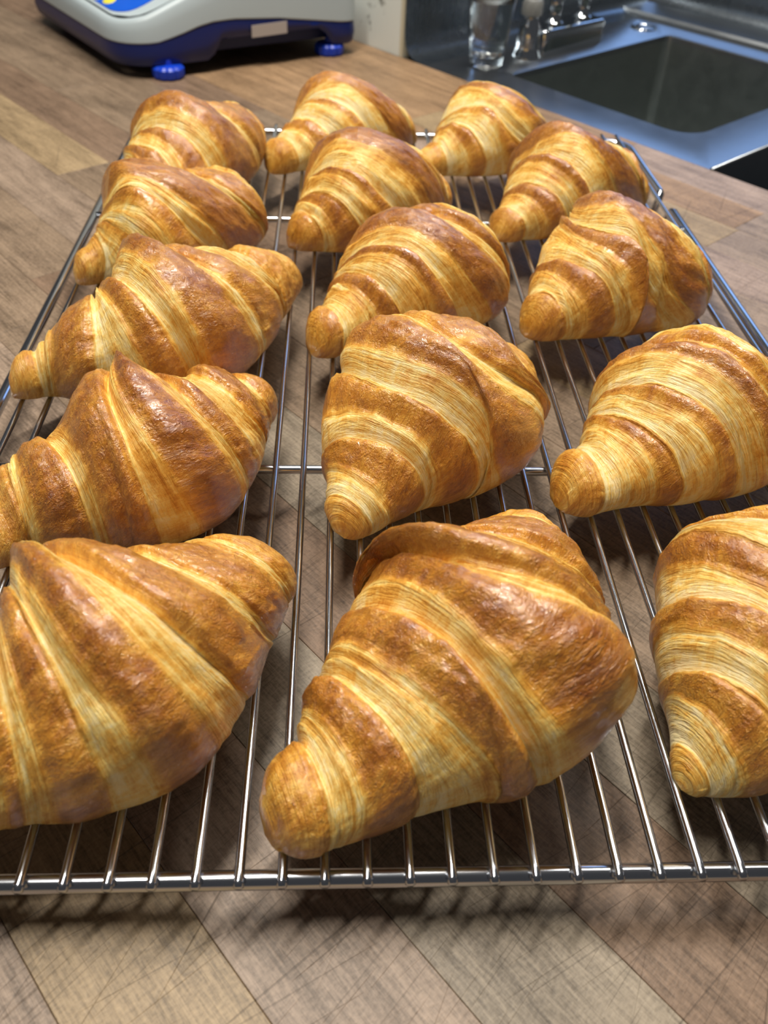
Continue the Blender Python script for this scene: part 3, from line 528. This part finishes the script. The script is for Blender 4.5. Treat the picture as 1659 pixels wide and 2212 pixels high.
V = []; zs = [(-.5, .22, (2.2, 1.1, .8, .8)), (-3, .30, (1.6, 1.1, .85, .85)), (-10, .45, (1.3, 1.1, 1.0, 1.0)), (-15, .6, 1.1), (-16.2, .9, 1.3), (-16.8, 1.6, 1.2), (-17, 2.8, 1.0)]
for z, ins, r in zs: V += [SN(x, y, z) for x, y in rrect(B0+ins, B1-ins, C0+ins, C1-ins, r)]
F = []
for q in range(len(zs)-1): F += [(q*m+i, q*m+(i+1) % m, (q+1)*m+(i+1) % m, (q+1)*m+i) for i in range(m)]
F.append([(len(zs)-1)*m+i for i in range(m)])
mesh('sink_basin', V, F, M_BASIN, sink, sharp=60)
# turned-down front and right flanges
snbox('front_flange', S0, S1, N0-.04, N0+.10, -3, -.03, M_STEEL, sink)
V, F = tube([SN(S1, N0, -.02), SN(S1, 75, -.02), SN(S1, N1, -.02)], .16*U, 10); mesh('rolled_edge', V, F, M_STEEL, sink)
snbox('side_panel', S1-.12, S1+.06, N0, N1, -8, -.1, M_STEEL, sink)
# coved upstands (left end and back), one profile each
def cove(name, a, b, inward, h, mat):
    prof = [(2.6, 0.0), (2.2, .0), (1.6, .06), (1.0, .24), (.5, .6), (.2, 1.05), (.05, 1.6), (0, 2.2), (0, h), (-.35, h+.25), (-1.2, h+.25)]
    V = []; K_ = 14
    for t in np.linspace(0, 1, K_):
        for dd, z in prof:
            V.append(SN(a[0]+(b[0]-a[0])*t+inward[0]*dd, a[1]+(b[1]-a[1])*t+inward[1]*dd, z-.015))
    return mesh(name, V, grid_faces(K_, len(prof), False).tolist(), mat, sink, sharp=50)
cove('end_splash', (S0, N0), (S0, N1), (1, 0), 12, M_SPLASH)
cove('back_splash', (S0, N1+2.6), (S1, N1+2.6), (0, -1), 5.5, M_SPLASH)
snbox('back_ledge', S0, S1, 89.3, 94.2, -.3, .55, M_STEEL, sink, .25)
# hole cover in the rear left of the deck
cov = empty('hole_cover', SN(-43.0, 86.0, 0)); tag(cov, 'small round steel cover over a tap hole in the sink deck', 'hole cover')
V, F = lathe([(0, .16), (.55, .15), (.85, .12), (1.0, .04), (1.05, -.02)], 28); V = [SN(-43.0+x, 86.0+y, z) for x, y, z in V]
mesh('cover_disc', V, F, M_STEEL, cov)
V, F = lathe([(1.0, .0), (1.05, .14), (1.2, .16), (1.32, .10), (1.36, -.02)], 28); V = [SN(-43.0+x, 86.0+y, z) for x, y, z in V]
mesh('flange_ring', V, F, M_FAUCET, cov)

# ------------------------------------------------------------------ faucet
fau = empty('sink_faucet', SN(-43.5, 72, 0)); tag(fau, 'chrome deck faucet with long block base behind the water glass', 'faucet')
def snlathe(name, prof, s, n, mat, parent, seg=32):
    V, F = lathe(prof, seg); return mesh(name, [SN(s+x, n+y, z) for x, y, z in V], F, mat, parent, sharp=40)
def rounded_block(s0, s1, n0, n1, z0, z1, r):
    V = []; L_ = [(z0, 0), (z1-.35, 0), (z1-.12, .06), (z1-.03, .16), (z1, .35)]
    for z, i_ in L_: V += [SN(x, y, z) for x, y in rrect(s0+i_, s1-i_, n0+i_, n1-i_, r, 5)]
    m_ = 20; F = []
    for q in range(len(L_)-1): F += [(q*m_+i, q*m_+(i+1) % m_, (q+1)*m_+(i+1) % m_, (q+1)*m_+i) for i in range(m_)]
    F.append([(len(L_)-1)*m_+i for i in range(m_)]); return V, F
V, F = rounded_block(-45.0, -41.9, 68.6, 77.7, 0, 2.1, .5); mesh('block_base', V, F, M_FAUCET, fau, sharp=40)
snlathe('bell_base', [(1.35, 0), (1.35, .12), (1.18, .35), (1.10, .9), (1.02, 1.7), (.92, 2.4), (.72, 2.85), (.6, 3.0), (.6, 3.3), (0, 3.3)], -42.9, 67.4, M_FAUCET, fau)
snlathe('packing_nut', [(.0, 3.25), (.72, 3.25), (.95, 3.45), (.95, 4.35), (.8, 4.6), (.5, 4.7), (0, 4.7)], -42.9, 67.4, M_DARKGREY, fau, 8)
snlathe('spout_riser', [(.0, 4.6), (.5, 4.6), (.45, 4.8), (.45, 9), (.7, 9.3), (.7, 10), (0, 10.1)], -42.9, 67.4, M_FAUCET, fau, 20)
for n_ in (71.3, 75.5):
    st = snlathe('valve_stem', [(0, 2.0), (.95, 2.0), (.95, 2.3), (.6, 2.6), (.5, 3.2), (.62, 3.5), (.62, 4.2), (.4, 4.5), (.4, 5.2), (0, 5.2)], -43.4, n_, M_FAUCET, fau, 20)
    V, F = tube([SN(-43.4, n_, 4.9), SN(-42.2, n_+.3, 5.1), SN(-40.4, n_+.7, 5.5)], np.array([.42, .34, .26])*U, 12); mesh('lever', V, F, M_FAUCET, fau)

# ------------------------------------------------------------------ drinking glass with water
gl = empty('water_glass', SN(-43.0, 62.0, 0)); tag(gl, 'clear tapered drinking glass of water standing on the steel sink deck', 'glass')
def rg(z): return 1.50+.108*z
prof = [(0, .02), (1.25, .0), (1.42, .05), (1.50, .2), (1.46, .55), (1.54, .72), (1.50, .95), (1.60, 1.12), (1.57, 1.35), (1.67, 1.52), (1.66, 1.8), (rg(2.4), 2.4), (rg(4), 4), (rg(6), 6), (rg(8), 8), (rg(9.4), 9.4), (rg(9.5)-.06, 9.5),
        (rg(9.4)-.12, 9.4), (rg(8)-.13, 8), (rg(6)-.13, 6), (rg(4)-.14, 4), (rg(2.4)-.15, 2.4), (1.50, 1.6), (1.36, 1.1), (.9, .92), (0, .88)]
snlathe('glass_wall', prof, -43.0, 62.0, M_GLASS, gl, 56)
prof = [(0, .885), (.895, .925), (1.355, 1.105), (1.495, 1.605), (rg(2.4)-.155, 2.4), (rg(4)-.145, 4), (rg(5.2)-.14, 5.2), (rg(5.2)-.2, 5.15), (0, 5.15)]
wt = snlathe('water', prof, -43.0, 62.0, M_WATER, gl, 56)

# ------------------------------------------------------------------ bench scale
sc = empty('bench_scale', SN(-65, 45, 0)); tag(sc, 'pale grey bench scale with navy blue base and round blue feet, at the back left', 'scale')
def roundpoly(C, R, k=10):
    out = []; n = len(C)
    for i in range(n):
        p0, p1, p2 = np.array(C[i-1], float), np.array(C[i], float), np.array(C[(i+1) % n], float)
        a = (p0-p1)/np.linalg.norm(p0-p1); b = (p2-p1)/np.linalg.norm(p2-p1); r = R[i]
        q0, q2 = p1+a*r, p1+b*r
        for t in np.linspace(0, 1, k): out.append((1-t)**2*q0+2*t*(1-t)*p1+t*t*q2)
        nx = np.array(C[(i+1) % n], float); e0 = q2; e1 = nx+(p1-nx)/np.linalg.norm(p1-nx)*R[(i+1) % n]
        for t in np.linspace(0, 1, 26)[1:-1]: out.append(e0+(e1-e0)*t)
    return np.array(out)
PC = [(-77.0, 35.9), (-55.6, 33.7), (-51.9, 54.6), (-74.0, 57.0)]
plan = roundpoly(PC, [2.5, 3.8, 1.2, 1.5]); cen = plan.mean(0)
def right_side(p): return sstep(-60, -56.5, p[:, 0])
nn = plan[:, 1]
bz = np.interp(nn, [34, 36.5, 38.6, 40, 41.2, 43, 47, 50.5, 53, 54.6], [.55, .62, 1.1, 1.5, 1.72, 1.78, 1.5, 1.05, .72, .68])
bz = .55+(bz-.55)*right_side(plan)
arch = sstep(40.9, 42.0, nn)*(1-sstep(51.2, 52.0, nn))*right_side(plan)
bot = .95-.0 + arch*1.45
top = np.interp(nn, [33.7, 36, 43, 45.5, 58], [4.0, 4.5, 7.0, 7.5, 7.6])
def inset(P, d):
    c = P.mean(0); T = np.roll(P, -1, 0)-np.roll(P, 1, 0); T /= np.linalg.norm(T, axis=1)[:, None]
    Nm = np.stack([-T[:, 1], T[:, 0]], -1); return P+Nm*d
m = len(plan)
def rings(R_, closed_top=False, closed_bot=False):
    V = []
    for P_, z in R_:
        z = np.broadcast_to(z, (m,)); V += [SN(P_[i, 0], P_[i, 1], z[i]) for i in range(m)]
    F = []
    for q in range(len(R_)-1): F += [(q*m+i, q*m+(i+1) % m, (q+1)*m+(i+1) % m, (q+1)*m+i) for i in range(m)]
    return V, F
bzc = bz+2.0                                                          # heights above the counter
V, F = rings([(inset(plan, .9), bot+.3), (inset(plan, .15), bot), (inset(plan, .0), bot+.15), (inset(plan, -.15), (bot+bzc)/2), (inset(plan, -.05), bzc)])
mesh('base_skirt', V, F, M_BLUE, sc, sharp=50)
ins = inset(plan, 1.5)
V, F = rings([(ins, 1.25), (ins, 3.2)]); F.append([i for i in range(m)][::-1]); F.append([m+i for i in range(m)])
mesh('base_tray', V, F, M_BLUEDARK, sc, sharp=50)
V, F = rings([(inset(plan, .0), bzc-.05), (inset(plan, -.12), bzc+.1), (inset(plan, -.05), (bzc+top)/2), (inset(plan, .10), top-.35), (inset(plan, .24), top-.10), (inset(plan, .5), top+.02), (inset(plan, .7), top-.02)])
k0 = 6*m; cidx = len(V); 
top_c = float(np.interp(cen[1], [33.7, 36, 43, 45.5, 58], [4.0, 4.5, 7.0, 7.5, 7.6]))
# sloping top: strips in n
inner = inset(plan, .7)
ord_ = np.argsort(inner[:, 1]); V2 = []; F2 = []
ns_ = np.linspace(inner[:, 1].min()+.02, inner[:, 1].max()-.02, 40)
def span(nv_):
    xs = []
    for i in range(m):
        a, b = inner[i], inner[(i+1) % m]
        if (a[1]-nv_)*(b[1]-nv_) <= 0 and abs(a[1]-b[1]) > 1e-9: xs.append(a[0]+(b[0]-a[0])*(nv_-a[1])/(b[1]-a[1]))
    return min(xs), max(xs)
def topz(n_): return float(np.interp(n_, [33.7, 36, 43, 45.5, 58], [4.0, 4.5, 7.0, 7.5, 7.6]))-.02
off0 = len(V)
for n_ in ns_:
    a, b = span(n_)
    for t in (0, .5, 1): V.append(SN(a+(b-a)*t, n_, topz(n_)))
F += [tuple(off0+x for x in f) for f in grid_faces(40, 3, False).tolist()]
mesh('housing', V, F, M_HOUSING, sc, sharp=40)
kp = roundpoly([(-74.6, 36.6), (-57.4, 34.85), (-56.7, 43.4), (-73.6, 44.4)], [1.8, 2.6, .8, .8], 10)
V = []; ctr = kp.mean(0)
for fr, dz in ((1.0, -.02), (1.0, .05), (.985, .07), (.66, .07), (.33, .07), (.001, .07)):
    for p_ in kp: q_ = ctr+(p_-ctr)*fr; V.append(SN(q_[0], q_[1], topz(q_[1])+.02+dz))
mk = len(kp); F = []
for q in range(5): F += [(q*mk+i, q*mk+(i+1) % mk, (q+1)*mk+(i+1) % mk, (q+1)*mk+i) for i in range(mk)]
kpo = mesh('keypad', V, F, M_KEYPAD, sc, sharp=40)
for s_ in (-60.9, -62.7, -64.5, -66.3):
    V, F = lathe([(0, .14), (.55, .14), (.66, .11), (.70, .02)], 24)
    o = mesh('button', [SN(s_+x, 35.9+y*.75, topz(35.9+y*.75)+.03+z) for x, y, z in V], F, M_YELLOW, sc)
for s_, n_ in ((-55.3, 37.3), (-53.4, 52.6), (-73.8, 38.6), (-72.0, 53.6)):
    prof = [(0, 0), (1.0, 0), (1.25, .12), (1.3, .35), (1.3, .75), (1.1, .95), (.4, 1.0), (.4, 1.4)]
    V = []; seg = 40
    for r_, z in prof:
        for q in range(seg):
            a = 2*PI*q/seg; rr_ = r_*(1-.09*(math.cos(a*10) > .2)*(r_ > .9)); V.append(SN(s_+rr_*math.cos(a), n_+rr_*math.sin(a), z))
    mesh('foot', V, grid_faces(len(prof), seg).tolist(), M_FOOT, sc, sharp=30)
# sticker on the right side
def side_pt(n_, z):
    t = (n_-35.5)/(54-35.5); s_ = -55.25+(-52.05+55.25)*t; return SN(s_+.22+.02, n_, z)
def patch(n0, n1, z0, z1, dz, out):
    V = []; 
    for a, b in ((n0, z0), (n1, z0), (n1, z1), (n0, z1)): 
        t = (a-35.5)/18.5; V.append(SN(-55.25+3.2*t+out, a, b+dz*(a-n0)))
    return V
V = patch(44.4, 47.6, 2.35, 3.25, .02, .26)+patch(44.4, 47.6, 2.35, 3.25, .02, .31)
stk = mesh('sticker', V, [(0, 1, 2, 3)[::-1], (4, 5, 6, 7), (0, 1, 5, 4), (1, 2, 6, 5), (2, 3, 7, 6), (3, 0, 4, 7)], M_STICKER, sc, smooth=False)
V = []; F = []
for a, b, z0, z1 in ((45.0, 45.45, 2.93, 3.08), (45.7, 45.85, 2.93, 3.1), (46.0, 46.2, 2.95, 3.1), (46.28, 46.5, 2.93, 3.1), (46.6, 46.85, 2.93, 3.12), (44.7, 44.82, 2.52, 2.72), (44.95, 45.6, 2.55, 2.68), (45.8, 46.1, 2.5, 2.82), (46.25, 47.0, 2.56, 2.70), (47.1, 47.2, 2.55, 2.74)):
    k = len(V); V += patch(a, b, z0, z1, .02, .325); F.append((k, k+1, k+2, k+3))
mesh('lettering', V, F, M_INK, stk, smooth=False)
